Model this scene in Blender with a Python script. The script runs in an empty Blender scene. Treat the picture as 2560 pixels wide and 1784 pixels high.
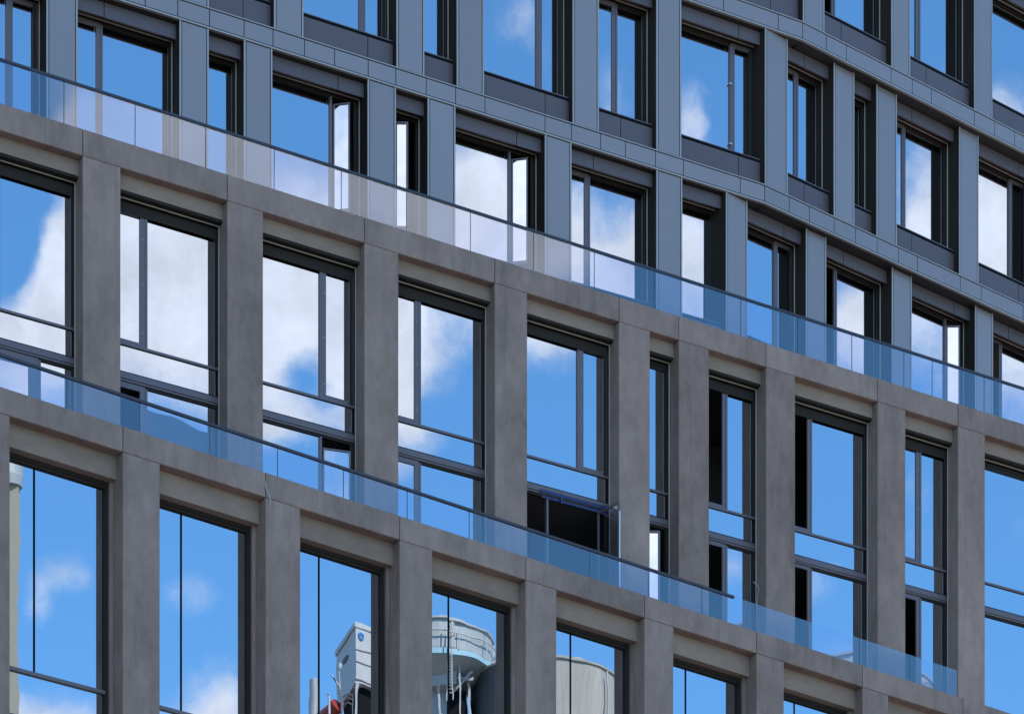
import bpy, math, random
from mathutils import Matrix, Vector
random.seed(7)
S = bpy.context.scene
COL = S.collection
R = math.radians
# ---------------------------------------------------------------- camera (level, strongly shifted lens, as after perspective correction)
F, CX, YH = 7620.0, 1280.0, 4700.0          # focal length and horizon in photo pixels (2560 x 1784)
EYE = 1.6
cam = bpy.data.cameras.new('camera')
cam.sensor_width = 36.0
cam.lens = F / 2560 * 36
cam.shift_y = (YH - 892) / 2560
cam.clip_start = 0.5; cam.clip_end = 3000
camo = bpy.data.objects.new('camera', cam); COL.objects.link(camo)
camo.location = (0, 0, EYE); camo.rotation_euler = (R(90), 0, 0)
S.camera = camo
# ---------------------------------------------------------------- light
SUN_EL, SUN_ROT = R(52), R(-30)
S.view_settings.view_transform = 'Standard'; S.view_settings.look = 'None'
S.view_settings.exposure = 1.65; S.view_settings.gamma = 1.0
SKY = 0.12
sl = bpy.data.lights.new('sun', 'SUN'); sl.energy = 3.6; sl.angle = R(0.53); sl.color = (1.0, .95, .87)
so = bpy.data.objects.new('sun', sl); COL.objects.link(so)
sd = Vector((math.sin(SUN_ROT) * math.cos(SUN_EL), math.cos(SUN_ROT) * math.cos(SUN_EL), math.sin(SUN_EL)))
so.rotation_euler = sd.to_track_quat('Z', 'Y').to_euler(); so.location = sd * 200
w = bpy.data.worlds.new('World'); S.world = w; w.use_nodes = True
nt = w.node_tree; N = nt.nodes; L = nt.links
bg = N['Background']; bg.inputs[1].default_value = SKY
sky = N.new('ShaderNodeTexSky'); sky.sky_type = 'NISHITA'; sky.sun_disc = False
sky.sun_elevation = SUN_EL; sky.sun_rotation = SUN_ROT; sky.altitude = 300; sky.air_density = 1.1; sky.dust_density = .2; sky.ozone_density = 3.5

def mth(op, a, b=None, c=None, clamp=False):
    n = N.new('ShaderNodeMath'); n.operation = op; n.use_clamp = clamp
    for i, v in enumerate((a, b, c)):
        if v is None: continue
        if isinstance(v, (int, float)): n.inputs[i].default_value = v
        else: L.new(v, n.inputs[i])
    return n.outputs[0]
tc = N.new('ShaderNodeTexCoord'); sep = N.new('ShaderNodeSeparateXYZ'); L.new(tc.outputs['Generated'], sep.inputs[0])
az = mth('MULTIPLY', mth('ARCTAN2', sep.outputs[1], sep.outputs[0]), 57.29578)
el = mth('MULTIPLY', mth('ARCSINE', sep.outputs[2]), 57.29578)
cmb = N.new('ShaderNodeCombineXYZ'); L.new(az, cmb.inputs[0]); L.new(el, cmb.inputs[1])
def noise(scale, detail, rough=.55, vec=None):
    n = N.new('ShaderNodeTexNoise'); n.inputs['Scale'].default_value = scale; n.inputs['Detail'].default_value = detail
    n.inputs['Roughness'].default_value = rough; L.new(vec or cmb.outputs[0], n.inputs['Vector']); return n
n1 = noise(.6, 9, .66); n2 = noise(.16, 6, .58)
# each cloud of the sky: azimuth, elevation, radii in degrees, weight
CLOUDS = [(-34.0, 27.15, 3.6, 1.4, 1.25), (-37.0, 26.9, 1.6, 1.3, .8), (-38.35, 28.5, .55, .95, -1.6), (-37.15, 28.2, .5, .75, .6), (-30.8, 26.2, .8, .8, .85), (-32.6, 26.25, .42, .42, -.75), (-33.4, 25.4, .6, .35, .45), (-35.9, 26.4, .5, .4, -.35), (-35.3, 28.3, 2.0, .9, .6), (-31.2, 27.9, 1.9, 1.1, .55), (-29.6, 28.3, .9, .7, .5),
          (-33.3, 29.5, .5, .5, .2), (-30.9, 30.3, .5, .7, .3), (-29.5, 29.7, .35, .6, .6), (-32.6, 31.3, .8, .6, .42), (-33.7, 29.0, .5, .45, .4),
          (-28.4, 26.95, .8, .55, .74), (-31.9, 25.7, .8, .5, .4),
          (-4.0, 27.2, 3.7, 2.0, 1.1), (-5.2, 29.0, .9, 1.3, .8), (-4.3, 29.1, 1.2, .8, .6), (-7.8, 27.1, .7, .7, .65), (-6.5, 28.2, .45, .8, .4), (-26.0, 20.2, 2.6, .75, .9), (-22.3, 20.9, .8, .7, .9),
          (-25.1, 23.0, .5, .38, .38), (-25.75, 22.5, .3, .5, .36), (-23.0, 22.75, .6, .45, .36), (-21.4, 24.2, .35, 1.0, .3), (-19.3, 23.6, .5, .8, .26),
          (-92, 27.5, 30, 6.5, 1.3), (100, 50, 50, 22, .8), (-60, 60, 40, 16, .7), (-165, 30, 25, 12, .9), (10, 16, 10, 5, .8), (-48, 14, 9, 4, .7)]
acc = None
for (ca, ce, ra, re, wt) in CLOUDS:
    dx = mth('MULTIPLY', mth('SUBTRACT', az, ca), 1 / ra); dy = mth('MULTIPLY', mth('SUBTRACT', el, ce), 1 / re)
    r2 = mth('ADD', mth('MULTIPLY', dx, dx), mth('MULTIPLY', dy, dy))
    g = mth('MULTIPLY', mth('EXPONENT', mth('MULTIPLY', r2, -.9)), wt)
    acc = g if acc is None else mth('ADD', acc, g)
wob = mth('MULTIPLY', mth('SUBTRACT', n1.outputs[0], .5), 1.5)
wob2 = mth('MULTIPLY', mth('SUBTRACT', n2.outputs[0], .5), 1.0)
dens = mth('ADD', acc, mth('MULTIPLY', mth('ADD', wob, wob2), mth('MINIMUM', mth('ADD', mth('MULTIPLY', acc, 1.7), .12), .85)))
mr = N.new('ShaderNodeMapRange'); mr.interpolation_type = 'SMOOTHSTEP'; L.new(dens, mr.inputs[0])
mr.inputs[1].default_value = .17; mr.inputs[2].default_value = .95
n3 = noise(.8, 7, .62)
shade = mth('ADD', mth('MULTIPLY', n3.outputs[0], .8), .58)
ccol = N.new('ShaderNodeMix'); ccol.data_type = 'RGBA'; ccol.blend_type = 'MULTIPLY'; ccol.inputs[0].default_value = 1
CL = ccol
ccol.inputs[6].default_value = (3.6, 3.85, 4.4, 1)
cs = N.new('ShaderNodeCombineColor'); [L.new(shade, cs.inputs[i]) for i in range(3)]; L.new(cs.outputs[0], ccol.inputs[7])
tint = N.new('ShaderNodeMix'); tint.data_type = 'RGBA'; tint.blend_type = 'MULTIPLY'; tint.inputs[0].default_value = 1
L.new(sky.outputs[0], tint.inputs[6]); tint.inputs[7].default_value = (.50, .84, .99, 1)
mix = N.new('ShaderNodeMix'); mix.data_type = 'RGBA'; L.new(mr.outputs[0], mix.inputs[0]); L.new(tint.outputs[2], mix.inputs[6]); L.new(ccol.outputs[2], mix.inputs[7])
L.new(mix.outputs[2], bg.inputs[0])

# ---------------------------------------------------------------- materials
def mat(name, col, rough=.6, metal=0.0, var=.0, vscale=1.0, fine=.0, bump=.0, bscale=20, stretch=None, objvar=.0, spec=.5, patch=None, streak=0):
    m = bpy.data.materials.new(name); m.use_nodes = True; t = m.node_tree; n = t.nodes; l = t.links
    b = n['Principled BSDF']; b.inputs['Roughness'].default_value = rough; b.inputs['Metallic'].default_value = metal
    b.inputs['Specular IOR Level'].default_value = spec
    tcn = n.new('ShaderNodeTexCoord'); oi = n.new('ShaderNodeObjectInfo')
    off = n.new('ShaderNodeVectorMath'); off.operation = 'ADD'; l.new(tcn.outputs['Object'], off.inputs[0])
    sc = n.new('ShaderNodeVectorMath'); sc.operation = 'SCALE'; sc.inputs['Scale'].default_value = 37.0
    l.new(oi.outputs['Random'], sc.inputs[0]); l.new(sc.outputs[0], off.inputs[1])
    mp = n.new('ShaderNodeMapping'); l.new(off.outputs[0], mp.inputs['Vector'])
    if stretch: mp.inputs['Scale'].default_value = stretch
    def nz(s, d, r=.6, v=None):
        k = n.new('ShaderNodeTexNoise'); k.inputs['Scale'].default_value = s; k.inputs['Detail'].default_value = d; k.inputs['Roughness'].default_value = r
        l.new(v or mp.outputs[0], k.inputs['Vector']); return k.outputs[0]
    def mm(op, a, c, cl=False):
        k = n.new('ShaderNodeMath'); k.operation = op; k.use_clamp = cl
        for i, v in enumerate((a, c)):
            if isinstance(v, (int, float)): k.inputs[i].default_value = v
            else: l.new(v, k.inputs[i])
        return k.outputs[0]
    f = None
    if var or fine or objvar:
        f = mm('ADD', mm('MULTIPLY', mm('SUBTRACT', nz(vscale, 4), .5), var * 2), 1.0)
        f = mm('ADD', f, mm('MULTIPLY', mm('SUBTRACT', nz(vscale * 5.5, 5, .7), .5), var * 1.3))
        if streak:
            m3 = n.new('ShaderNodeMapping'); m3.inputs['Scale'].default_value = (7, 7, .22); l.new(off.outputs[0], m3.inputs['Vector'])
            sk_ = n.new('ShaderNodeMapRange'); sk_.inputs[1].default_value = .55; sk_.inputs[2].default_value = .75; l.new(nz(1.0, 4, .6, m3.outputs[0]), sk_.inputs[0])
            f = mm('SUBTRACT', f, mm('MULTIPLY', sk_.outputs[0], streak))
        if fine: f = mm('ADD', f, mm('MULTIPLY', mm('SUBTRACT', nz(45, 3, .8, off.outputs[0]), .5), fine * 2))
        if objvar: f = mm('ADD', f, mm('MULTIPLY', mm('SUBTRACT', oi.outputs['Random'], .5), objvar * 2))
        cc = n.new('ShaderNodeCombineColor'); [l.new(f, cc.inputs[i]) for i in range(3)]
        mx = n.new('ShaderNodeMix'); mx.data_type = 'RGBA'; mx.blend_type = 'MULTIPLY'; mx.inputs[0].default_value = 1
        mx.inputs[6].default_value = (*col, 1); l.new(cc.outputs[0], mx.inputs[7]); out = mx.outputs[2]
        if patch:                                   # warm or cool blotches with a shape of their own
            pm = n.new('ShaderNodeMapRange'); pm.inputs[1].default_value = .56; pm.inputs[2].default_value = .72; l.new(nz(patch[1], 5, .65), pm.inputs[0])
            p2 = n.new('ShaderNodeMix'); p2.data_type = 'RGBA'; l.new(mm('MULTIPLY', pm.outputs[0], patch[2]), p2.inputs[0])
            l.new(out, p2.inputs[6]); p2.inputs[7].default_value = (*patch[0], 1); out = p2.outputs[2]
        l.new(out, b.inputs['Base Color'])
    else: b.inputs['Base Color'].default_value = (*col, 1)
    if bump:
        bp = n.new('ShaderNodeBump'); bp.inputs['Strength'].default_value = bump; bp.inputs['Distance'].default_value = .02
        l.new(nz(bscale, 5, .7), bp.inputs['Height']); l.new(bp.outputs[0], b.inputs['Normal'])
    return m
def mirror_glass(name, tintc, wave, wscale, rough=0.0, tilt=.0):
    m = bpy.data.materials.new(name); m.use_nodes = True; t = m.node_tree; n = t.nodes; l = t.links
    b = n['Principled BSDF']; b.inputs['Base Color'].default_value = (*tintc, 1); b.inputs['Metallic'].default_value = 1.0; b.inputs['Roughness'].default_value = rough
    tcn = n.new('ShaderNodeTexCoord'); oi = n.new('ShaderNodeObjectInfo')
    off = n.new('ShaderNodeVectorMath'); off.operation = 'ADD'; l.new(tcn.outputs['Object'], off.inputs[0])
    sc = n.new('ShaderNodeVectorMath'); sc.operation = 'SCALE'; sc.inputs['Scale'].default_value = 61.0
    l.new(oi.outputs['Random'], sc.inputs[0]); l.new(sc.outputs[0], off.inputs[1])
    k = n.new('ShaderNodeTexNoise'); k.inputs['Scale'].default_value = wscale; k.inputs['Detail'].default_value = 1.5; l.new(off.outputs[0], k.inputs['Vector'])
    bp = n.new('ShaderNodeBump'); bp.inputs['Strength'].default_value = 1; bp.inputs['Distance'].default_value = wave
    l.new(k.outputs[0], bp.inputs['Height'])
    # every pane sits a hair out of plane
    wn = n.new('ShaderNodeTexWhiteNoise'); wn.noise_dimensions = '1D'; l.new(oi.outputs['Random'], wn.inputs['W'])
    sb = n.new('ShaderNodeVectorMath'); sb.operation = 'SUBTRACT'; l.new(wn.outputs['Color'], sb.inputs[0]); sb.inputs[1].default_value = (.5, .5, .5)
    s2 = n.new('ShaderNodeVectorMath'); s2.operation = 'SCALE'; s2.inputs['Scale'].default_value = tilt; l.new(sb.outputs[0], s2.inputs[0])
    a2 = n.new('ShaderNodeVectorMath'); a2.operation = 'ADD'; l.new(bp.outputs[0], a2.inputs[0]); l.new(s2.outputs[0], a2.inputs[1])
    nn = n.new('ShaderNodeVectorMath'); nn.operation = 'NORMALIZE'; l.new(a2.outputs[0], nn.inputs[0]); l.new(nn.outputs[0], b.inputs['Normal'])
    return m
def railing_glass(name):
    m = bpy.data.materials.new(name); m.use_nodes = True; t = m.node_tree; n = t.nodes; l = t.links
    n.remove(n['Principled BSDF']); out = n['Material Output']
    tr = n.new('ShaderNodeBsdfTransparent'); tr.inputs[0].default_value = (.86, .86, .91, 1)
    gl = n.new('ShaderNodeBsdfGlossy'); gl.inputs['Roughness'].default_value = .02; gl.inputs[0].default_value = (.92, .935, .97, 1)
    fr = n.new('ShaderNodeFresnel'); fr.inputs[0].default_value = 1.5
    ad = n.new('ShaderNodeMath'); ad.operation = 'ADD'; ad.use_clamp = True; l.new(fr.outputs[0], ad.inputs[0]); ad.inputs[1].default_value = .15
    ge = n.new('ShaderNodeNewGeometry'); iv = n.new('ShaderNodeMath'); iv.operation = 'SUBTRACT'; iv.inputs[0].default_value = 1; l.new(ge.outputs['Backfacing'], iv.inputs[1])
    pr = n.new('ShaderNodeMath'); pr.operation = 'MULTIPLY'; l.new(ad.outputs[0], pr.inputs[0]); l.new(iv.outputs[0], pr.inputs[1])
    mx = n.new('ShaderNodeMixShader'); l.new(pr.outputs[0], mx.inputs[0]); l.new(tr.outputs[0], mx.inputs[1]); l.new(gl.outputs[0], mx.inputs[2])
    l.new(mx.outputs[0], out.inputs[0]); return m
M = dict(
    concrete=mat('grey_concrete', (.256, .181, .156), .82, 0, .55, .85, .12, .25, 30, (1, 1, .5), .08, .3, ((.255, .182, .148), .8, .5), streak=.16),
    lintel=mat('lintel_concrete', (.258, .186, .150), .85, 0, .4, .7, .05, .25, 30, (.5, 1, 1), .06, .3, ((.185, .152, .135), 1.1, .5)),
    metal=mat('blue_grey_metal_panel', (.292, .243, .238), .38, .5, .09, .35, .0, .012, 1.2, (1, 1, .3), .05, .5),
    fascia=mat('dark_metal_panel', (.120, .091, .098), .45, .3, .05, .6, .0, 0, 1, None, .05),
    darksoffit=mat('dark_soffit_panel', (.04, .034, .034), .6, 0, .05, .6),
    edge=mat('light_metal_edge', (.36, .335, .33), .5, .2),
    trim=mat('bronze_metal_trim', (.42, .36, .31), .5, .1),
    frame=mat('window_frame_metal', (.135, .110, .125), .45, .2),
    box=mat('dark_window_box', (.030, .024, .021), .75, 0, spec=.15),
    black=mat('black_gasket_and_shadow', (.008, .008, .010), .85, 0, spec=.05),
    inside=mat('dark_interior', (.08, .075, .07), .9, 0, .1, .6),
    glass=mirror_glass('reflective_window_glass', (.50, .525, .56), .0008, 1.0, 0, .007),
    bigglass=mirror_glass('reflective_shopfront_glass', (.50, .53, .57), .0008, .9),
    leafglass=mirror_glass('open_leaf_glass', (.66, .68, .70), .0003, 1.1),
    rail=railing_glass('railing_glass'),
    railcap=mat('dark_handrail', (.060, .054, .064), .4, .6),
    slab=mat('terrace_paving', (.25, .24, .23), .9, 0, .1, .8),
    blue=mat('blue_protective_tape', (.012, .020, .095), .35, 0, .08, 3),
    film=mat('blue_protective_film', (.07, .095, .14), .35, 0, .12, 1.2),
    screw=mat('bright_screw', (.55, .55, .55), .3, .6),
    wire=mat('grey_wire', (.42, .41, .42), .5, .2),
    white=mat('white_painted_steel', (.33, .34, .355), .5, 0, .22, .9),
    grey=mat('galvanised_steel', (.27, .29, .30), .5, .2, .16, .8, 0, 0, 1, (1, 1, .4)),
    palebluepaint=mat('pale_blue_paint', (.22, .36, .44), .5),
    red=mat('red_paint', (.22, .02, .02), .5), lblue=mat('bright_blue_paint', (.01, .13, .40), .5),
    board=mat('board_marked_concrete', (.26, .245, .225), .85, 0, .4, .9, .05, .3, 6, (1.6, 1.6, .12)),
    shade_emblem=mat('dark_silo_shade_and_emblem', (.06, .063, .07), .7, 0, .25, 1.2, 0, 0, 1, (1.6, 1.6, .1)),  # painted shade of the silo's left side; also the left-face emblem
    beige=mat('beige_render', (.25, .225, .185), .9, 0, .05, .4),
    brick=mat('brown_brick', (.30, .20, .15), .9, 0, .15, 2),
    ground=mat('paved_ground', (.17, .155, .135), .95, 0, .12, .05),
)
# ---------------------------------------------------------------- mesh helpers
class MB:
    def __init__(s): s.v = []; s.f = []; s.sm = []
    def box(s, x0, x1, y0, y1, z0, z1):
        o = len(s.v); s.v += [(x, y, z) for z in (z0, z1) for y in (y0, y1) for x in (x0, x1)]
        s.f += [tuple(o + i for i in q) for q in ((0, 2, 3, 1), (4, 5, 7, 6), (0, 1, 5, 4), (1, 3, 7, 5), (3, 2, 6, 7), (2, 0, 4, 6))]; return s
    def prism(s, poly, a0, a1, axis):           # poly in the two other axes, extruded along axis
        o = len(s.v); n = len(poly)
        for a in (a0, a1):
            for (p, q) in poly: s.v.append({'z': (p, q, a), 'x': (a, p, q), 'y': (p, a, q)}[axis])
        s.f.append(tuple(o + i for i in range(n))[::-1]); s.f.append(tuple(o + n + i for i in range(n)))
        for i in range(n): j = (i + 1) % n; s.f.append((o + i, o + j, o + n + j, o + n + i))
        return s
    def quad(s, *p): o = len(s.v); s.v += list(p); s.f.append(tuple(range(o, o + len(p)))); return s
    def tube(s, pts, r, n=8):
        o = len(s.v); P = [Vector(p) for p in pts]
        for i, p in enumerate(P):
            t = (P[min(i + 1, len(P) - 1)] - P[max(i - 1, 0)]).normalized(); a = Vector((0, 0, 1)) if abs(t.z) < .9 else Vector((1, 0, 0))
            x = t.cross(a).normalized(); y = t.cross(x)
            for k in range(n): an = 2 * math.pi * k / n; s.v.append(tuple(p + x * math.cos(an) * r + y * math.sin(an) * r))
        for i in range(len(P) - 1):
            for k in range(n): j = (k + 1) % n; s.f.append((o + i * n + k, o + i * n + j, o + i * n + n + j, o + i * n + n + k))
        s.f.append(tuple(o + k for k in range(n))); s.f.append(tuple(o + (len(P) - 1) * n + k for k in range(n))[::-1]); return s
    def lathe(s, prof, cx, cy, n=40):
        o = len(s.v)
        for (r, z) in prof:
            for k in range(n): an = 2 * math.pi * k / n; s.v.append((cx + r * math.cos(an), cy + r * math.sin(an), z))
        for i in range(len(prof) - 1):
            for k in range(n): j = (k + 1) % n; s.f.append((o + i * n + k, o + i * n + j, o + i * n + n + j, o + i * n + n + k))
        s.f.append(tuple(o + k for k in range(n))[::-1]); s.f.append(tuple(o + (len(prof) - 1) * n + k for k in range(n))); return s
    def build(s, name, m, parent=None, loc=(0, 0, 0), rz=0, xf=None):
        me = bpy.data.meshes.new(name)
        v = s.v if xf is None else [tuple(xf @ Vector(p)) for p in s.v]
        me.from_pydata(v, [], s.f); me.validate(); me.materials.append(M[m] if isinstance(m, str) else m)
        import bmesh
        b = bmesh.new(); b.from_mesh(me); bmesh.ops.recalc_face_normals(b, faces=b.faces); b.to_mesh(me); b.free()
        o = bpy.data.objects.new(name, me); COL.objects.link(o); o.location = loc; o.rotation_euler = (0, 0, rz)
        if parent: o.parent = parent
        return o
def empty(name, loc, label=None, cat=None, group=None):
    o = bpy.data.objects.new(name, None); COL.objects.link(o); o.location = loc
    if label: o['label'] = label
    if cat: o['category'] = cat
    if group: o['group'] = group
    return o
# ---------------------------------------------------------------- facade planes: u along the wall, d into the building, h above the eye
class Plane:
    def __init__(s, vp, x=None, Y=None, A=None):
        t = (vp - CX) / F; l = math.hypot(t, 1); s.d = (t / l, 1 / l); s.i = (-s.d[1], s.d[0])
        s.A = A or ((x - CX) / F * Y, Y); s.rz = math.atan2(s.d[1], s.d[0])
    def w(s, u, d=0, h=0): return Vector((s.A[0] + s.d[0] * u + s.i[0] * d, s.A[1] + s.d[1] * u + s.i[1] * d, h + EYE))
def Ycross(p, px, dep=0):
    k = (px - CX) / F; a = (p.A[0] + p.i[0] * dep, p.A[1] + p.i[1] * dep)
    return a[1] + (k * a[1] - a[0]) / (p.d[0] - k * p.d[1]) * p.d[1]
V2 = Plane(14170, 444, F / 118.0)
V1 = Plane(11560, 2401, Ycross(V2, 2401) - .05)
V3 = Plane(15250, 444, Ycross(V2, 444, 1.6))
def wing(u): return Plane(11060, A=tuple(V3.w(u)[:2]))
W0, W1, W2 = wing(14.134), wing(15.232), wing(16.335)
base = V1.w(-12, 7); base.z = 0
BLD = empty('apartment_building', base, 'dark grey building of concrete and metal storeys with glass balustrades and mirrored windows', 'building')
def on(p, mb, name, m, u=0, d=0, h=0):
    """a part of the building: mesh in plane coordinates, placed on plane p"""
    return mb.build(name, m, BLD, p.w(u, d, h) - base, p.rz)

# ---------------------------------------------------------------- facade elements
def pier(p, u0, w, h0, h1, depth=.5, m='concrete', name='pier'):
    c = .012
    return on(p, MB().prism([(c, 0), (w - c, 0), (w, c), (w, depth), (0, depth), (0, c)], 0, h1 - h0, 'z'), name, m, u0, 0, h0)
def beam(p, u0, u1, h0, h1, depth=.6):
    c = .012; g = .010; H = h1 - h0
    return on(p, MB().prism([(0, c), (c, 0), (depth, 0), (depth, H), (c, H), (0, H - c)], g, u1 - u0 - g, 'x'), 'beam', 'concrete', u0, 0, h0)
def ring(mb, u0, u1, d0, d1, h0, h1, t):
    mb.box(u0, u0 + t, d0, d1, h0, h1); mb.box(u1 - t, u1, d0, d1, h0, h1)
    mb.box(u0 + t, u1 - t, d0, d1, h1 - t, h1); mb.box(u0 + t, u1 - t, d0, d1, h0, h0 + t); return mb
def leaf_frame(w, h, t=.085, tb=.11, th=.05):
    m = MB(); m.box(0, t, 0, th, 0, h); m.box(w - t, w, 0, th, 0, h); m.box(t, w - t, 0, th, 0, tb); m.box(t, w - t, 0, th, h - t, h); return m
def beside(lf, mb, name, m):
    """a further piece of a window laid out in the coordinates of its leaf lf"""
    return mb.build(name, m, lf.parent, lf.location, lf.rotation_euler[2])
def screws(lf, w, h, xs, zs):
    for x in xs:
        for z in zs: beside(lf, MB().prism([(x + .011 * math.cos(a * math.pi / 3), z + .011 * math.sin(a * math.pi / 3)) for a in range(6)], -.008, .0, 'y'), 'screw', 'screw')
GLASS_D = .50
def unit(win, W, h0, h1, mull, state, side, gm='glass', screwy=False, tf=.05):
    """one storey of glazing inside a window: mull = (from, to) of the upright, side = where the narrow leaf is.
    state: shut / dark (leaf missing, opening black) / out (leaf swung out) ; coordinates relative to the window."""
    H = h1 - h0; fr = .05
    m = MB(); ring(m, 0, W, GLASS_D - .03, GLASS_D + .04, h0, h1, fr)
    if tf > fr: m.box(fr, W - fr, GLASS_D - .02, GLASS_D + .04, h1 - tf, h1 - fr)
    if mull and tf > fr: m.box(fr, W - fr, GLASS_D - .065, GLASS_D - .047, h1 - tf - .085, h1 - fr)
    if side == 'R': m.box(W - .125, W - fr, GLASS_D - .06, GLASS_D - .036, h0 + fr, h1 - tf)
    m.build('frame', 'box', win)
    h1 -= tf - fr; H = h1 - h0
    if mull is None:
        if state == 'dark': return
        if state == 'narrowleaf':                                          # a single narrow leaf, swung out
            lf = leaf_frame(W * .55, H - .3, .05).build('sash', 'frame', win, (.06, GLASS_D - .02, h0 + .1), R(-28))
            beside(lf, MB().box(.05, W * .55 - .05, .018, .026, .11, H - .35), 'pane', 'leafglass'); return
        MB().box(fr, W - fr, GLASS_D, GLASS_D + .012, h0 + fr, h1 - fr).build('pane', gm, win); return
    a, b = mull; cb = .05
    if side == 'L':  # upright against the wide pane: fixed post [b-cb, b], leaf stile in the rest
        MB().box(b - cb, b, GLASS_D - .045, GLASS_D + .04, h0 + fr, h1 - fr).build('mullion', 'frame', win)
        wide = (b, W - fr); nar = (fr * .4, b - cb)
    else:
        MB().box(a, a + cb, GLASS_D - .045, GLASS_D + .04, h0 + fr, h1 - fr).build('mullion', 'frame', win)
        wide = (fr, a); nar = (a + cb, W - fr * .4)
    if state != 'allopen':
        MB().box(wide[0], wide[1], GLASS_D, GLASS_D + .012, h0 + fr, h1 - fr).build('pane', gm, win)
    w = nar[1] - nar[0]; st = (b - a) - cb
    if state == 'shut':
        lf = leaf_frame(w, H - .02, max(st, .03), .13).build('sash', 'frame', win, (nar[0], GLASS_D - .035, h0 + .01))
        beside(lf, MB().box(max(st, .03), w - max(st, .03), .028, .04, .13, H - .07), 'pane', gm)
        if screwy: screws(lf, w, H, [st * .5] if side == 'R' else [w - st * .5], [H * .12, H * .47, H * .8]); 
        if screwy and side == 'R': screws(lf, w, H, [w - .04], [H * .10, H * .45, H * .8])
    elif state == 'dark':
        leaf_frame(w, H - .02, max(st, .03), .13).build('sash', 'frame', win, (nar[0], GLASS_D - .035, h0 + .01))
    elif state == 'out':
        lf = leaf_frame(w * .62, H - .32, .035, .08).build('sash', 'frame', win, (nar[0] + .03, GLASS_D - .02, h0 + .12), R(-40))
        beside(lf, MB().box(.035, w * .62 - .035, .018, .026, .08, H - .36), 'pane', 'leafglass')
    elif state == 'tilt':
        lf = leaf_frame(w * .80, H - .32, .035, .08).build('sash', 'frame', win, (nar[0] + .03, GLASS_D - .03, h0 + .05), R(-14))
        beside(lf, MB().box(.035, w * .80 - .035, .018, .026, .08, H - .36), 'pane', gm)

def window(p, u0, u1, h0, h1, box_depth=(.39, .56), trim=True, t=.022, head=.24):
    """dark reveal box with a thin light trim round its front edge; origin at (u0, 0, 0)"""
    W = u1 - u0
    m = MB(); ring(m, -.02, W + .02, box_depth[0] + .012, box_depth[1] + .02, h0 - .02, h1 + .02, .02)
    if head: m.box(-.03, W + .005, head, box_depth[0] + .012, h1 + .002, h1 + .03); m.box(-.03, -.001, .3, box_depth[0] + .012, h0, h1 + .002)  # forward head strip is dark, painting in soffit shade
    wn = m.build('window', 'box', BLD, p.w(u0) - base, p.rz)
    if trim: ring(MB(), -.001, W + .001, box_depth[0] - .008, box_depth[0] + .012, h0, h1, t).build('trim', 'trim', wn)
    return wn
def fascia(p, u0, u1, h0, h1, joint=None, d=.18, m='fascia', name='spandrel_panel'):
    mb = MB(); g = .009
    if joint is None: mb.box(0, u1 - u0, 0, .05, 0, h1 - h0)
    else: mb.box(0, joint - u0 - g, 0, .05, 0, h1 - h0); mb.box(joint - u0 + g, u1 - u0, 0, .05, 0, h1 - h0)
    return on(p, mb, name, m, u0, d, h0)

# ================================================================ lower concrete block (V1)
P1 = 3.3715; U1 = .083
lefts1 = [U1 - P1 * k for k in range(9, -2, -1)]
MB1 = (28.712, 29.225)
for k, u in enumerate(lefts1):
    pier(V1, u, .853, 21.97, 28.70, .60)
    beam(V1, u, u + P1, *MB1)
    beam(V1, u, u + P1, 21.45, 21.96)
    a, b = u + .853, u + P1
    on(V1, MB().box(.012, b - a, 0, .3, 0, MB1[0] - 28.243 + .05), 'lintel', 'lintel', a, .26, 28.243)
    # recessed concrete jamb at the right hand side
    on(V1, MB().box(0, .07, 0, .25, 21.97, 28.243), 'jamb', 'concrete', b - .07, .40, 0)
    W = b - a - .07
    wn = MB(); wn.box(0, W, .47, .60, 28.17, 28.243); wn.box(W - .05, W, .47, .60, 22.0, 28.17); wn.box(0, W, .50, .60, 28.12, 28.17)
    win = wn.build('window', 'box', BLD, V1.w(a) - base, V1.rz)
    mu = .82
    MB().box(0, W - .05, .50, .60, 23.975, 24.045).build('transom', 'frame', win)
    MB().box(0, W - .05, .50, .60, 22.92, 23.115).build('floor_band', 'frame', win)
    for (q0, q1) in ((0, mu - .015), (mu + .015, W - .05)):
        MB().box(q0, q1, .56, .575, 24.045, 28.12).build('pane', 'bigglass', win)
    MB().box(0, W - .05, .555, .57, 23.115, 23.975).build('pane', 'bigglass', win)
    MB().box(0, W - .05, .56, .575, 22.0, 22.92).build('pane', 'bigglass', win)
    MB().box(mu - .021, mu + .021, .552, .58, 24.045, 28.12).build('joint', 'black', win)
# ================================================================ upper concrete block (V2)
Mo = .828; U2 = -2.154
def L2(k): return U2 + Mo * k
k2 = [-8, -4, 0, 4, 8, 12, 16, 18, 21, 25, 28, 32]
MB2 = (35.912, 36.470)
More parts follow.
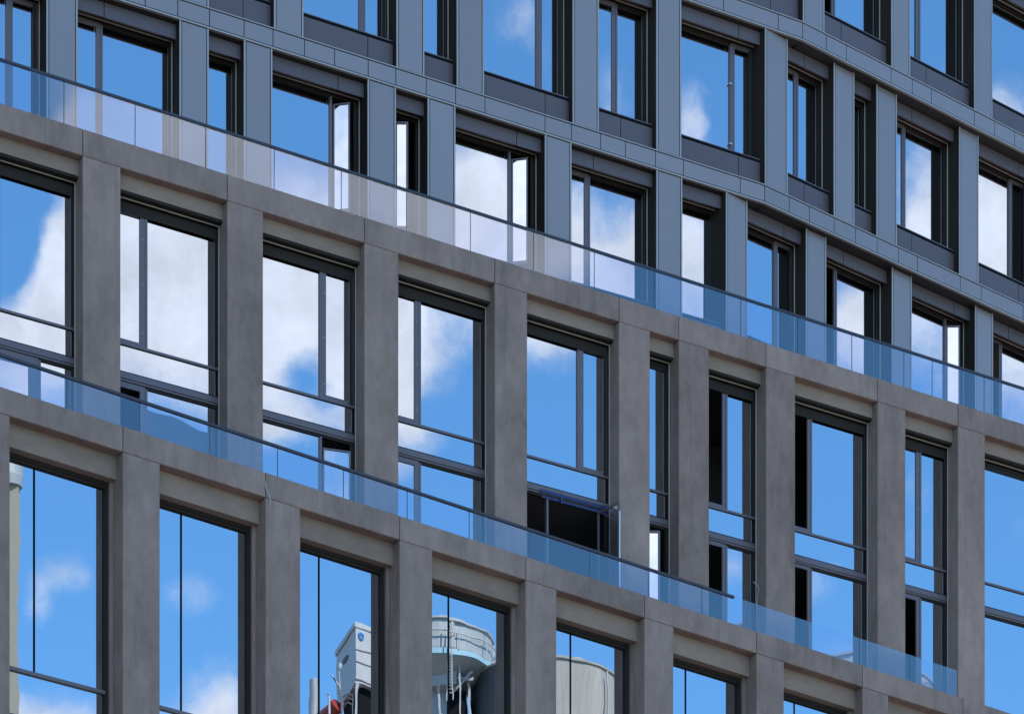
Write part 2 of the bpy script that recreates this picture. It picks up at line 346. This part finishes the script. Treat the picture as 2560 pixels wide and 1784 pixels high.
# window records: width position of the upright (u), side of the narrow leaf, upper and lower state
rec2 = {0: ((-.66, -.49), 'L'), 4: ((3.61, 3.765), 'R'), 8: ((5.985, 6.14), 'L'), 12: ((10.26, 10.42), 'R'), 18: ((14.30, 14.44), 'L'), 21: ((16.785, 16.915), 'L'), 25: ((20.09, 20.245), 'L'), -4: ((-3.97, -3.80), 'L'), -8: ((-6.3, -6.14), 'R')}
up2 = {18: 'dark', 21: 'dark'}
lo2 = {0: 'dark', 4: 'tilt', 12: 'allopen', 18: 'dark', 21: 'dark', 25: 'dark'}
for i, k in enumerate(k2[:-1]):
    u, un = L2(k), L2(k2[i + 1])
    pier(V2, u, .85, 28.9, MB2[0] - .012, .60)
    beam(V2, u, un, *MB2)
    a = u + .85
    on(V2, MB().box(.012, un - a, 0, .35, 0, MB2[0] - 35.592 + .05), 'lintel', 'lintel', a, .22, 35.592)
    on(V2, MB().box(.0, un - a, 0, .2, 0, .03), 'soffit_shade_strip', 'box', a, .235, 35.562)  # dark strip puts the soffit shade under the lintel into the colour
    h0, h1 = 29.24, 35.535
    win = window(V2, a + .035, un - .005, h0, h1)
    W = un - a - .04; o = a + .035
    r = rec2.get(k)
    mu = (r[0][0] - o, r[0][1] - o) if r else None; sd_ = r[1] if r else None
    unit(win, W, 32.455, 35.50, mu, up2.get(k, 'shut'), sd_, screwy=True, tf=.16)
    MB().box(.02, W - .02, GLASS_D - .02, GLASS_D - .008, 31.905, 32.45).build('spandrel_pane', 'glass', win)
    MB().box(0, W, GLASS_D - .058, GLASS_D - .031, 32.462, 32.512).build('transom', 'frame', win)
    fb = MB(); fb.box(.0, W, GLASS_D - .06, GLASS_D + .04, 31.70, 31.88); fb.box(0, W, GLASS_D - .085, GLASS_D + .04, 31.745, 31.775); fb.build('floor_band', 'frame', win)
    MB().box(0, W, GLASS_D - .05, GLASS_D + .03, 31.88, 31.905).build('gasket', 'black', win)
    lower_side = sd_; lmu = mu; st = lo2.get(k, 'shut')
    if k == -4: lmu = (-3.16 - o, -2.9 - o); lower_side = 'L'
    if k == 16: st = 'narrowleaf'
    if k == 12: lmu = (9.42 - o, 9.60 - o)
    unit(win, W, 29.26, 31.70, lmu, st, lower_side)
    if k == 0:
        MB().prism([(lmu[1] + .01, 29.3), (W - .06, 29.3)] + [(W - .06 - (W - .07 - lmu[1]) * q / 8, 31.12 + .16 * (q / 8) ** 2 - .05 * math.sin(q)) for q in range(9)], GLASS_D - .022, GLASS_D - .016, 'y').build('protective_film', 'film', win)
    if k == 12:
        tp = MB(); tp.box(.55, W - .02, GLASS_D - .093, GLASS_D - .088, 31.715, 31.79); tp.box(.62, W - .03, GLASS_D - .055, GLASS_D - .04, 31.62, 31.68); tp.box(1.1, 1.16, GLASS_D - .10, GLASS_D - .095, 31.58, 31.80)
        tp.build('tape', 'blue', win)
        for (q, dd, ww) in ((1.35, 1.9, .16), (1.62, 1.5, .05), (.7, 2.2, .08)): MB().box(q, q + ww, GLASS_D + dd, GLASS_D + dd + ww, 29.2, 31.7).build('interior_post', 'frame', win)
        lw = .78; lf = leaf_frame(lw, 2.32, .05, .1, .045).build('open_sash', 'frame', win, (W - .30, GLASS_D - .03, 29.3), R(-82))
        beside(lf, MB().box(lw - .006, lw + .004, .0, .045, .0, 2.10), 'lit_edge', 'screw')  # bright strip paints in the lit edge of the open sash
        beside(lf, MB().box(.05, lw - .05, .016, .024, .1, 2.27), 'pane', 'rail')
# ================================================================ metal storeys
H0 = [36.24, 40.488, 44.738, 48.988]          # undersides of the belts (the first is hidden behind the concrete beam)
MOD = .7575
def storey(j, wing_plane, bend, lefts, wl, recs, states, mats='metal'):
    """storey j stands on belt j; lefts = left edges of the piers on the straight wall, wl = (left, right) edges on the wing"""
    hb, ht = H0[j] + .462, H0[j + 1]
    def bays():
        for q in range(len(lefts)):
            a, b = lefts[q]; nx = lefts[q + 1][0] if q + 1 < len(lefts) else bend
            yield V3, a, b, nx, ('V', q)
        for q in range(len(wl)):
            a, b = wl[q]; nx = wl[q + 1][0] if q + 1 < len(wl) else None
            yield wing_plane, a, b, nx, ('W', q)
    for (p, a, b, nx, key) in bays():
        w = b - a; c = .006
        H = ht - hb
        # pier: main sheet with light edge strips either side
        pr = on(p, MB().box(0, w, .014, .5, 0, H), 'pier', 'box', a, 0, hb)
        MB().box(.062, w - .056, 0, .013, .022, H - .02).build('metal_panel', 'metal', pr)
        st = MB(); st.box(0, .042, -.004, .0135, .0, H); st.box(w - .036, w, -.004, .0135, .0, H)
        st.build('edge_strip', 'edge', pr)
        if nx is None: continue
        o = b + .012; W = nx - b - .024
        r = recs.get(key); mu = (r[0] - o, r[1] - o) if r else None; side = r[2] if r else None
        mid = (r[0] + r[1]) / 2 if r else None
        fascia(p, b + .004, nx - .004, ht - .335, ht - .02, mid)
        fascia(p, b + .004, nx - .004, hb, hb + .605, mid)
        win = window(p, o, nx - .012, hb + .69, ht - .272)
        on(p, MB().box(0, W, 0, .22, 0, .06), 'sill_shadow_line', 'black', o, .175, hb + .607)  # black strip paints in the shadowed gap above the sill panel
        on(p, MB().box(0, W, 0, .22, 0, .02), 'sill', 'frame', o, .17, hb + .668)
        unit(win, W, hb + .705, ht - .30, mu, states.get(key, 'shut'), side)
        if j == 1 and key == ('V', 8):
            for z in (hb + 1.0, hb + 2.45): MB().box(mu[0] - .03, mu[0] + .05, GLASS_D - .075, GLASS_D - .05, z, z + .03).build('handle', 'screw', win)
_last = [None]
def COL_last(): return _last[0]
_on = on
def on(p, mb, name, m, u=0, d=0, h=0):
    o = _on(p, mb, name, m, u, d, h); _last[0] = o; return o
PW = .70
# storey 0 (behind the upper balustrade)
l0 = [(-6.0, -5.3), (-3.0, -2.3), (.045, .73), (1.568, 2.25), (4.59, 5.30), (6.105, 6.815), (9.157, 9.867), (12.182, 12.90)]
storey(0, W0, 14.134, l0, [(0, .69), (2.63, 3.31), (5.585, 6.285), (8.59, 9.25), (11.6, 12.3)],
       {('V', 0): (-3.735, -3.587, 'R'), ('V', 1): (-1.70, -1.555, 'L'), ('V', 3): (3.872, 4.01, 'R'), ('V', 5): (8.453, 8.565, 'R'), ('V', 6): (10.49, 10.635, 'L'),
        ('W', 0): (1.994, 2.12, 'R'), ('W', 1): (4.02, 4.12, 'L'), ('W', 2): (7.953, 8.075, 'R'), ('W', 3): (9.985, 10.085, 'L')},
       {('V', 3): 'out', ('V', 4): 'narrowleaf', ('V', 5): 'out', ('W', 1): 'dark', ('W', 2): 'out', ('W', 3): 'dark'})
# storey 1
l1 = [(-6.0, -5.3), (-3.75, -3.05), (-1.5, -.8), (.01, .735), (2.292, 3.006), (5.315, 6.02), (6.852, 7.555), (9.90, 10.604), (12.18, 12.872)]
storey(1, W1, 15.232, l1, [(.02, .765), (2.315, 3.015), (3.785, 4.495), (6.735, 7.44), (9.75, 10.45), (12.0, 12.7)],
       {('V', 3): (1.55, 1.70, 'R'), ('V', 4): (4.61, 4.758, 'R'), ('V', 7 - 1): (9.19, 9.34, 'R'), ('V', 7): (11.235, 11.38, 'L'), ('V', 8): (14.54, 14.68, 'R'),
        ('W', 0): (1.42, 1.55, 'L'), ('W', 2): (5.15, 5.265, 'L'), ('W', 3): (9.08, 9.20, 'R')},
       {})
# storey 2
l2 = [(-6.0, -5.3), (-3.0, -2.3), (.0, .7), (2.28, 2.98), (5.3, 6.0), (8.35, 9.05), (10.6, 11.3), (12.9, 13.6)]
storey(2, W2, 16.335, l2, [(.02, .735), (3.04, 3.70), (6.01, 6.675), (9.05, 9.75), (11.3, 12.0)],
       {('V', 7): (15.45, 15.6, 'R'), ('W', 0): (1.42, 1.54, 'L'), ('W', 1): (4.37, 4.53, 'L'), ('V', 1): (-1.2, -1.05, 'L')},
       {('W', 0): 'dark'})
# belts: straight part and wing of each storey, panel joints from the photograph
def belt(j, bend, wp, jl, jr, uend):
    hb = H0[j]; H = .462
    for (p, u0, u1, js, nm) in ((V3, -7.0, bend, jl, 0), (wp, 0, uend, jr, 1)):
        js = [u0] + [q for q in js if u0 + .2 < q < u1 - .05] + [u1]
        mb = MB(); g = .0095
        for a, b in zip(js[:-1], js[1:]): mb.box(a + g - u0, b - g - u0, -.012, .04, .058, H - .046)
        bo = on(p, mb, 'belt_panel', 'metal', u0, 0, hb)
        fl = MB(); fl.box(0, u1 - u0, -.022, .05, 0, .034); fl.box(0, u1 - u0, -.022, .05, H - .022, H)
        fl.build('edge_strip', 'edge', bo)
        MB().box(0, u1 - u0, .006, .05, .022, H - .022).build('backing', 'black', bo)
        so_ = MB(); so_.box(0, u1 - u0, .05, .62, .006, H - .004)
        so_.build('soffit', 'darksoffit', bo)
mods = [.757 * k for k in range(-9, 30)]
jM = [-.757, 0, .745, 1.567, 2.263, 3.03, 3.767, 4.60, 5.293, 6.063, 6.816, 7.577, 9.155, 9.86, 10.648, 11.323, 12.149, 12.928, 14.532]
belt(1, 15.232, W1, [-6, -5.3, -4.5, -3, -2.3, -1.5] + jM, [.809, 1.479, 2.315, 3.047, 3.795, 4.552, 5.219, 6.763, 7.528, 9.1, 9.8, 10.6, 12.1], 13)
belt(2, 16.335, W2, [m for m in mods if m < 13] + [13.264, 14.054, 15.625], [.791, 1.47, 3.018, 3.765, 4.443, 6.0, 6.754, 7.5, 9.0, 9.8, 11.3], 12)
belt(3, 16.335, W2, [m for m in mods if m < 16], [.8, 1.5, 3.0, 3.8, 4.5, 6.0, 6.8, 7.5, 9.0, 9.8, 11.3], 12)
# ================================================================ floors, back walls and roofs that close the volumes
def world_prism(name, m, pts, z0, z1):
    return MB().prism([(q.x - base.x, q.y - base.y) for q in pts], z0 + EYE, z1 + EYE, 'z').build(name, m, BLD, (0, 0, 0))
def footprint(p, ua, ub, d0, d1): return [p.w(ua, d0), p.w(ub, d0), p.w(ub, d1), p.w(ua, d1)]
def body3(wp, bend, d0, uend): return [V3.w(-7, d0), V3.w(bend, d0), wp.w(.05, d0), wp.w(uend, d0), wp.w(uend, 12), V3.w(-7, 14)]
e1 = U1 + P1 * 2
ul, ur = lefts1[0], lefts1[-1] + P1
world_prism('base_volume', 'concrete', footprint(V1, ul, ur, .3, 16), -EYE, 21.46)
world_prism('floor_slab', 'slab', footprint(V1, ul, ur, .56, 16), 28.76, 29.12)
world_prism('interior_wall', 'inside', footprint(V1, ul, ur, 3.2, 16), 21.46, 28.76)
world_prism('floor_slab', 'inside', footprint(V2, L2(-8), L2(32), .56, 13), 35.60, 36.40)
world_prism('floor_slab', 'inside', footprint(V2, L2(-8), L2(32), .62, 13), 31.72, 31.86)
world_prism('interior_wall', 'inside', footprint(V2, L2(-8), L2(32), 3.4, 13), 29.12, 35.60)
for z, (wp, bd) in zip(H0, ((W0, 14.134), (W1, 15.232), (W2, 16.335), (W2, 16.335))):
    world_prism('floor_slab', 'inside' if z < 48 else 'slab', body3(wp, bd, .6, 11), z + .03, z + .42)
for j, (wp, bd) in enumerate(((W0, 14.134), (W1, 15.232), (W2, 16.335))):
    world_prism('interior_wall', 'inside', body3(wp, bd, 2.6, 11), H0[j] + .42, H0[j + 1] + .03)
for (p, ua, h0, h1, D) in ((V1, ul - .3, 21.46, 29.22, 16), (V1, ur, 21.46, 29.22, 16), (V2, L2(-8) - .3, 29.12, 36.46, 13), (V2, L2(32), 29.12, 36.46, 13), (V3, -7.3, 36.4, 49.4, 14)):
    on(p, MB().box(0, .3, 0, D, 0, h1 - h0), 'end_wall', 'concrete' if p is not V3 else 'metal', ua, 0, h0)
on(W2, MB().box(0, .3, 0, 12, 0, 13.0), 'end_wall', 'metal', 11, .6, 36.4)
MB().box(-50 - base.x, -34 - base.x, 12 - base.y, 62 - base.y, 0, 84).build('sky_light_blocker', 'brick', BLD)  # unseen block, added to keep left sky light off the pier reveals
# ================================================================ glass balustrades
def balustrade(p, h0, h1, joints, cap_end, d=.07, lean=0.0):
    a, z = joints[0], joints[-1]
    cap = MB().box(0, cap_end - a, -.028, .034, h1 - .055, h1)
    r = _on(p, cap, 'handrail', 'railcap', a, d, 0)
    for s0, s1 in zip(joints[:-1], joints[1:]):
        MB().prism([(0, h0), (.016, h0), (.016 - lean, h1 - .012), (-lean, h1 - .012)], s0 + .008 - a, s1 - .008 - a, 'x').build('glass_panel', 'rail', r)
        MB().box(s1 - .008 - a, s1 + .008 - a, .003, .013, h0, h1 - .036 if s1 < cap_end else h1 - .02).build('glass_joint', 'railcap', r)
    return r
r1 = balustrade(V1, 29.10, 29.905, [-29.6, -28.0, -26.38, -24.74, -23.09, -21.45, -19.81, -18.17, -16.53, -14.89, -13.25, -11.56, -9.86, -8.27, -6.63, -4.98, -3.32, -1.66, 0.0], -7.30)
r2 = balustrade(V2, 36.30, 37.425, [-8.7, -7.4, -5.8, -4.18, -2.546, -.945, .68, 2.306, 3.937, 5.56, 7.19, 8.83, 10.468, 12.1, 13.5, 14.551, 16.2, 17.818, 19.4, 20.276, 21.91, 23.5, 24.3], 24.3, .07, .012)
# ================================================================ loose wires
def hang(p, pts, label):
    P = [p.w(u, d, h) for (u, d, h) in pts]; b = P[-1].copy()
    o = MB().tube([tuple(q - b) for q in P], .011, 6).build('wire', 'wire', None, b)
    o['label'] = label; o['category'] = 'wire'
hang(V1, [(-20.16, -.01, 29.03), (-20.17, -.04, 28.9), (-20.13, -.07, 28.78), (-20.08, -.07, 28.66), (-20.06, -.03, 28.55)], 'short loose grey wire hanging over a beam joint in the lower balustrade beam')
hang(V2, [(15.10, .33, 30.90), (15.13, .25, 30.83), (15.18, .22, 30.74), (15.2, .3, 30.5), (15.2, .38, 30.2)], 'pale loose wire hanging inside a window reveal above the lower glass balustrade')

# ================================================================ what the lower windows mirror: rooftop plant across the street
gp = Plane(11560, A=tuple(V1.w(0, .56)[:2]))
nx_, ny_ = gp.d[1], -gp.d[0]
k_ = 2 * (gp.A[0] * nx_ + gp.A[1] * ny_)
MIR = Matrix(((1 - 2 * nx_ * nx_, -2 * nx_ * ny_, 0, k_ * nx_), (-2 * nx_ * ny_, 1 - 2 * ny_ * ny_, 0, k_ * ny_), (0, 0, 1, 0), (0, 0, 0, 1)))
def vpt(px, py, Y): return Vector(((px - CX) / F * Y, Y, (YH - py) / F * Y + EYE))
YV = 150.0; PXM = F / YV
def away(mb, name, m, root, parent=None):
    """mesh given in mirrored (behind the glass) coordinates is moved to its real place across the street"""
    b = root.matrix_world.translation if False else Vector(root.location)
    return mb.build(name, m, parent or root, (0, 0, 0), 0, Matrix.Translation(-b) @ MIR)
def root_at(name, px, py, Y, label, cat, group=None):
    q = MIR @ vpt(px, py, Y); return empty(name, q, label, cat, group)
# box-shaped plant room with emblem
rt = root_at('plant_room', 888, 1840, YV, 'white box-shaped plant room with a round blue emblem, mirrored in the lower windows', 'plant room')
def P(px, py, dy=0): q = vpt(px, py, YV); return (q.x, YV + dy, q.z)
def zz(py): return (YH - py) / F * YV + EYE
def xx(px): return (px - CX) / F * YV
e = (xx(888.5), YV); lft = (xx(835), YV + 3.4); rgt = (xx(985), YV + 1.7)
def wallq(a, b, za0, za1, zb0, zb1, t=.12):
    m = MB(); dx, dy = b[0] - a[0], b[1] - a[1]; l = math.hypot(dx, dy); nx, ny = -dy / l * t, dx / l * t
    o = 0; m.v = [(a[0], a[1], za0), (b[0], b[1], zb0), (b[0], b[1], zb1), (a[0], a[1], za1), (a[0] + nx, a[1] + ny, za0), (b[0] + nx, b[1] + ny, zb0), (b[0] + nx, b[1] + ny, zb1), (a[0] + nx, a[1] + ny, za1)]
    m.f = [(0, 1, 2, 3), (7, 6, 5, 4), (0, 4, 5, 1), (3, 2, 6, 7), (0, 3, 7, 4), (1, 5, 6, 2)]; return m
zt, zb = zz(1553), zz(1703)
bx = MB(); far = (lft[0] + rgt[0] - e[0], lft[1] + rgt[1] - e[1])
bx.prism([e, rgt, far, lft], zb, zt - .25, 'z'); away(bx, 'body', 'white', rt)
rf = MB(); rf.prism([(e[0] - .05, e[1] - .08), (rgt[0] + .1, rgt[1] - .02), (far[0] + .1, far[1] + .1), (lft[0] - .1, lft[1] + .05)], zt - .25, zt, 'z'); away(rf, 'roof', 'white', rt)
gv = MB()
for py in (1620, 1655, 1697):
    gv.v += []; a = (e[0] + .01, e[1] - .03); b = (rgt[0], rgt[1] - .03)
    q = wallq(a, b, zz(py + 1.6), zz(py - 1.2), zz(py + 1.6), zz(py - 1.2), .03); o = len(gv.v); gv.v += q.v; gv.f += [tuple(i + o for i in f) for f in q.f]
away(gv, 'groove', 'frame', rt)
# emblem: blue disc cut by a white wave
def on_face(cu, cz, r, n, f=None):
    dx, dy = rgt[0] - e[0], rgt[1] - e[1]; l = math.hypot(dx, dy); dx /= l; dy /= l
    return lambda u, z, off: (e[0] + dx * (cu + u) + dy * off, e[1] + dy * (cu + u) - dx * off, cz + z)
fc = on_face(.30, zz(1585), .2, 0)
for sgn in (1, -1):
    m = MB(); rr = .19; seg = 14
    pts = [(rr * math.cos(a), rr * math.sin(a)) for a in [sgn * math.pi * (i / seg) + .25 for i in range(seg + 1)]]
    pts += [(x, .045 * sgn + .05 * math.sin(x * 18)) for x in [(-rr * .8 + i * rr * 1.6 / 6) * (1 if sgn > 0 else 1) for i in range(7)]]
    o = [fc(u, z, .045) for (u, z) in pts]; i_ = [fc(u, z, .015) for (u, z) in pts]; n = len(o)
    m.v = o + i_; m.f = [tuple(range(n)), tuple(range(n, 2 * n))[::-1]] + [(i, (i + 1) % n, n + (i + 1) % n, n + i) for i in range(n)]
    away(m, 'emblem', 'lblue', rt)
def on_left(u, z, off):
    dx, dy = lft[0] - e[0], lft[1] - e[1]; l = math.hypot(dx, dy); dx /= l; dy /= l
    return (e[0] + dx * u + dy * off, e[1] + dy * u - dx * off, z)
m = MB(); pts = [(1.9 + .42 * math.cos(a * math.pi / 9), zz(1612) + .2 * math.sin(a * math.pi / 9)) for a in range(18)]
m.v = [on_left(u, z, -.03) for u, z in pts] + [on_left(u, z, .02) for u, z in pts]; m.f = [tuple(range(18)), tuple(range(18, 36))[::-1]] + [(i, (i + 1) % 18, 18 + (i + 1) % 18, 18 + i) for i in range(18)]; away(m, 'emblem', 'shade_emblem', rt)
lg = MB(); 
for (x, y) in ((e[0] + .1, e[1] + .1), (rgt[0] - .1, rgt[1] + .1), (lft[0] + .1, lft[1])): lg.box(x - .06, x + .06, y - .06, y + .06, zz(1900), zb)
away(lg, 'leg', 'white', rt)
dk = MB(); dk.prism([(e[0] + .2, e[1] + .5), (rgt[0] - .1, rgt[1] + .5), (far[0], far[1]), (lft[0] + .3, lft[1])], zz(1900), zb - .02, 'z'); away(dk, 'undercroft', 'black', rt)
gr = MB()
for py in (1740, 1752, 1765): gr.tube([P(858, py + 4, -.3), P(872, py - 2, -.5), P(884, py + 1, -.3)], .03, 6)
gr.tube([P(858, 1736, -.3), P(858, 1784, -.3)], .035, 6); gr.tube([P(884, 1738, -.3), P(884, 1800, -.3)], .03, 6)
gr.tube([P(832, 1700, -.6), P(855, 1728, -.6), P(856, 1800, -.6)], .05, 6); away(gr, 'ladder', 'frame', rt)
lp = MB(); lp.tube([P(856, 1690, -1), P(857, 1740, -1)], .03, 6); lp.lathe([(.06, zz(1695)), (.1, zz(1690)), (.1, zz(1680)), (.04, zz(1678))], xx(856), YV - 1, 12); away(lp, 'lamp', 'white', rt)
# vent pipe and red vessel
rp = root_at('vent_pipe', 783, 1840, YV, 'plain pale vertical vent pipe mirrored left of the white plant room', 'pipe')
m = MB(); m.lathe([(.26, zz(1900)), (.26, zz(1701)), (.22, zz(1699)), (.20, zz(1705))], xx(785), YV, 24); away(m, 'shaft', 'grey', rp)
rv = root_at('red_tank', 812, 1840, YV + 1, 'dark red tank mirrored beside the pale vent pipe', 'tank')
m = MB(); Y = YV + 1.5; m.v = []; n = 20
m.tube([(xx(800), Y + .3, zz(1765)), (xx(812), Y, zz(1757)), (xx(842), Y - .5, zz(1742))], .36, 18); away(m, 'body', 'red', rv)
m = MB(); m.tube([P(823, 1746, -.6), P(823, 1800, -.6)], .08, 10); m.lathe([(.09, zz(1748)), (.12, zz(1744)), (.05, zz(1741))], xx(823), YV - .6, 12); away(m, 'standpipe', 'white', rv)
# round silo head with guard rail
rs = root_at('round_silo', 1160, 1840, YV, 'grey ribbed round silo head with guard rails mirrored in the lower windows', 'silo')
zq = lambda py: zz(py - 57)
cx_, cy_ = xx(1080), YV + 3.0; rad = 2.98
m = MB(); m.lathe([(1.4, zq(1860)), (1.4, zq(1735)), (2.2, zq(1712)), (rad * .98, zq(1690)), (rad, zq(1668)), (rad, zq(1607)), (rad * 1.03, zq(1605)), (rad * 1.03, zq(1600)), (.3, zq(1580))], cx_, cy_, 56); away(m, 'drum', 'grey', rs)
m = MB()
for i in range(20):
    a = 2 * math.pi * (i + random.uniform(-.25, .25)) / 20; x, y = cx_ + rad * math.cos(a), cy_ + rad * math.sin(a); t = .03 if i % 4 else .1; m.box(x - t, x + t, y - t * .6, y + t * .6, zq(1668), zq(1607))
away(m, 'rib', 'white', rs)
m = MB(); m.lathe([(rad * .98, zq(1690)), (rad * 1.05, zq(1688)), (rad * 1.05, zq(1675)), (rad * .99, zq(1673))], cx_, cy_, 56); away(m, 'walkway', 'palebluepaint', rs)
for zpy, t in ((1634, .035),):
    rr = rad * 1.06; m = MB(); m.tube([(cx_ + rr * math.cos(2 * math.pi * i / 48), cy_ + rr * math.sin(2 * math.pi * i / 48), zq(zpy)) for i in range(49)], t, 6); away(m, 'guard_rail', 'white', rs)
m = MB()
for i in range(11):
    a = 2 * math.pi * i / 11; x, y = cx_ + rad * 1.06 * math.cos(a), cy_ + rad * 1.06 * math.sin(a); m.tube([(x, y, zq(1676)), (x, y, zq(1620))], .025, 6)
away(m, 'post', 'white', rs)
m = MB(); m.box(xx(1060), xx(1140), cy_ - 1.9, cy_ - .6, zq(1745), zq(1712)); m.box(xx(1096), xx(1101), cy_ - 2.0, cy_ - 1.9, zq(1860), zq(1745)); m.box(xx(1146), xx(1150), cy_ - 2.2, cy_ - 2.1, zq(1860), zq(1700))
m.box(xx(1170), xx(1176), cy_ - 1.4, cy_ - 1.3, zq(1860), zq(1690)); m.box(xx(1128), xx(1182), cy_ - 1.7, cy_ - 1.5, zq(1728), zq(1722)); m.tube([(xx(1130), cy_ - 1.8, zq(1760)), (xx(1180), cy_ - 1.8, zq(1712))], .05, 6); away(m, 'frame', 'white', rs)
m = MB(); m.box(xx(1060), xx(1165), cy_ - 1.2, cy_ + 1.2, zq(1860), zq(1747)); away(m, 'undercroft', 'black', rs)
m = MB()
for i in range(14): m.tube([(xx(1119), cy_ - 3.3, zq(1690 + i * 8)), (xx(1129), cy_ - 3.3, zq(1690 + i * 8))], .02, 5)
for q in (1119, 1129): m.tube([(xx(q), cy_ - 3.3, zq(1810)), (xx(q), cy_ - 3.3, zq(1610))], .03, 6)
away(m, 'ladder', 'white', rs)
rb = root_at('boarded_silo', 1450, 1840, YV, 'pale weathered board-marked round silo with a flat cap mirrored in the lower windows', 'silo')
c2 = (xx(1366), YV + 3.75); rr = 3.72
m = MB(); m.lathe([(rr, zz(1900)), (rr, zz(1643)), (rr + .08, zz(1642)), (rr + .08, zz(1637)), (.6, zz(1600))], c2[0], c2[1], 72); away(m, 'drum', 'board', rb)
m = MB(); o = []
for a in range(-186, -119, 6):
    for z in (zz(1900), zz(1644)): o.append((c2[0] + (rr + .05) * math.cos(R(a)), c2[1] + (rr + .05) * math.sin(R(a)), z))
m.v = o; m.f = [(2 * i, 2 * i + 2, 2 * i + 3, 2 * i + 1) for i in range(len(o) // 2 - 1)]; away(m, 'shaded_side_shell', 'shade_emblem', rb)  # dark shell paints in the shaded left side of the silo
m = MB(); m.lathe([(.62, zz(1640)), (.62, zz(1582)), (.5, zz(1580)), (.5, zz(1573)), (.1, zz(1571))], xx(1440), c2[1], 28); away(m, 'cap', 'grey', rb)
m = MB(); m.tube([P(1522, 1900, 1.2), P(1522, 1652, 1.2)], .05, 8); away(m, 'pipe', 'grey', rb)
# the building that carries them
ro = root_at('brick_building', 1100, 4700, YV + 6, 'brown brick building under the rooftop silos across the street', 'building')
m = MB(); m.box(xx(700), xx(1750), YV - 2, YV + 14, 0, zz(1845)); away(m, 'wall', 'brick', ro)
m = MB(); m.box(xx(696), xx(1754), YV - 2.2, YV + 14.2, zz(1845) + .003, zz(1838)); away(m, 'parapet', 'board', ro)
# pale tower at the far left of the mirror image
rt2 = root_at('beige_tower', 10, 4700, 306, 'slim beige tower edge with a grey top mirrored in the leftmost lower window', 'tower')
Yt = 306.0
m = MB(); xa, xb = (-22 - CX) / F * Yt, (42 - CX) / F * Yt; m.box(xa, xb, Yt, Yt + 1.2, 0, (YH - 1209) / F * Yt + EYE); away(m, 'wall', 'beige', rt2)
m = MB(); m.lathe([(1.3, (YH - 1209) / F * Yt + EYE + .003), (1.45, (YH - 1185) / F * Yt + EYE), (1.45, (YH - 1120) / F * Yt + EYE)], (xa + xb) / 2 + .3, Yt + .6, 40); away(m, 'roof', 'grey', rt2)
# ================================================================ ground
g = MB(); g.quad((-900, -900, 0), (900, -900, 0), (900, 900, 0), (-900, 900, 0))
go = g.build('ground', 'ground'); go['kind'] = 'structure'
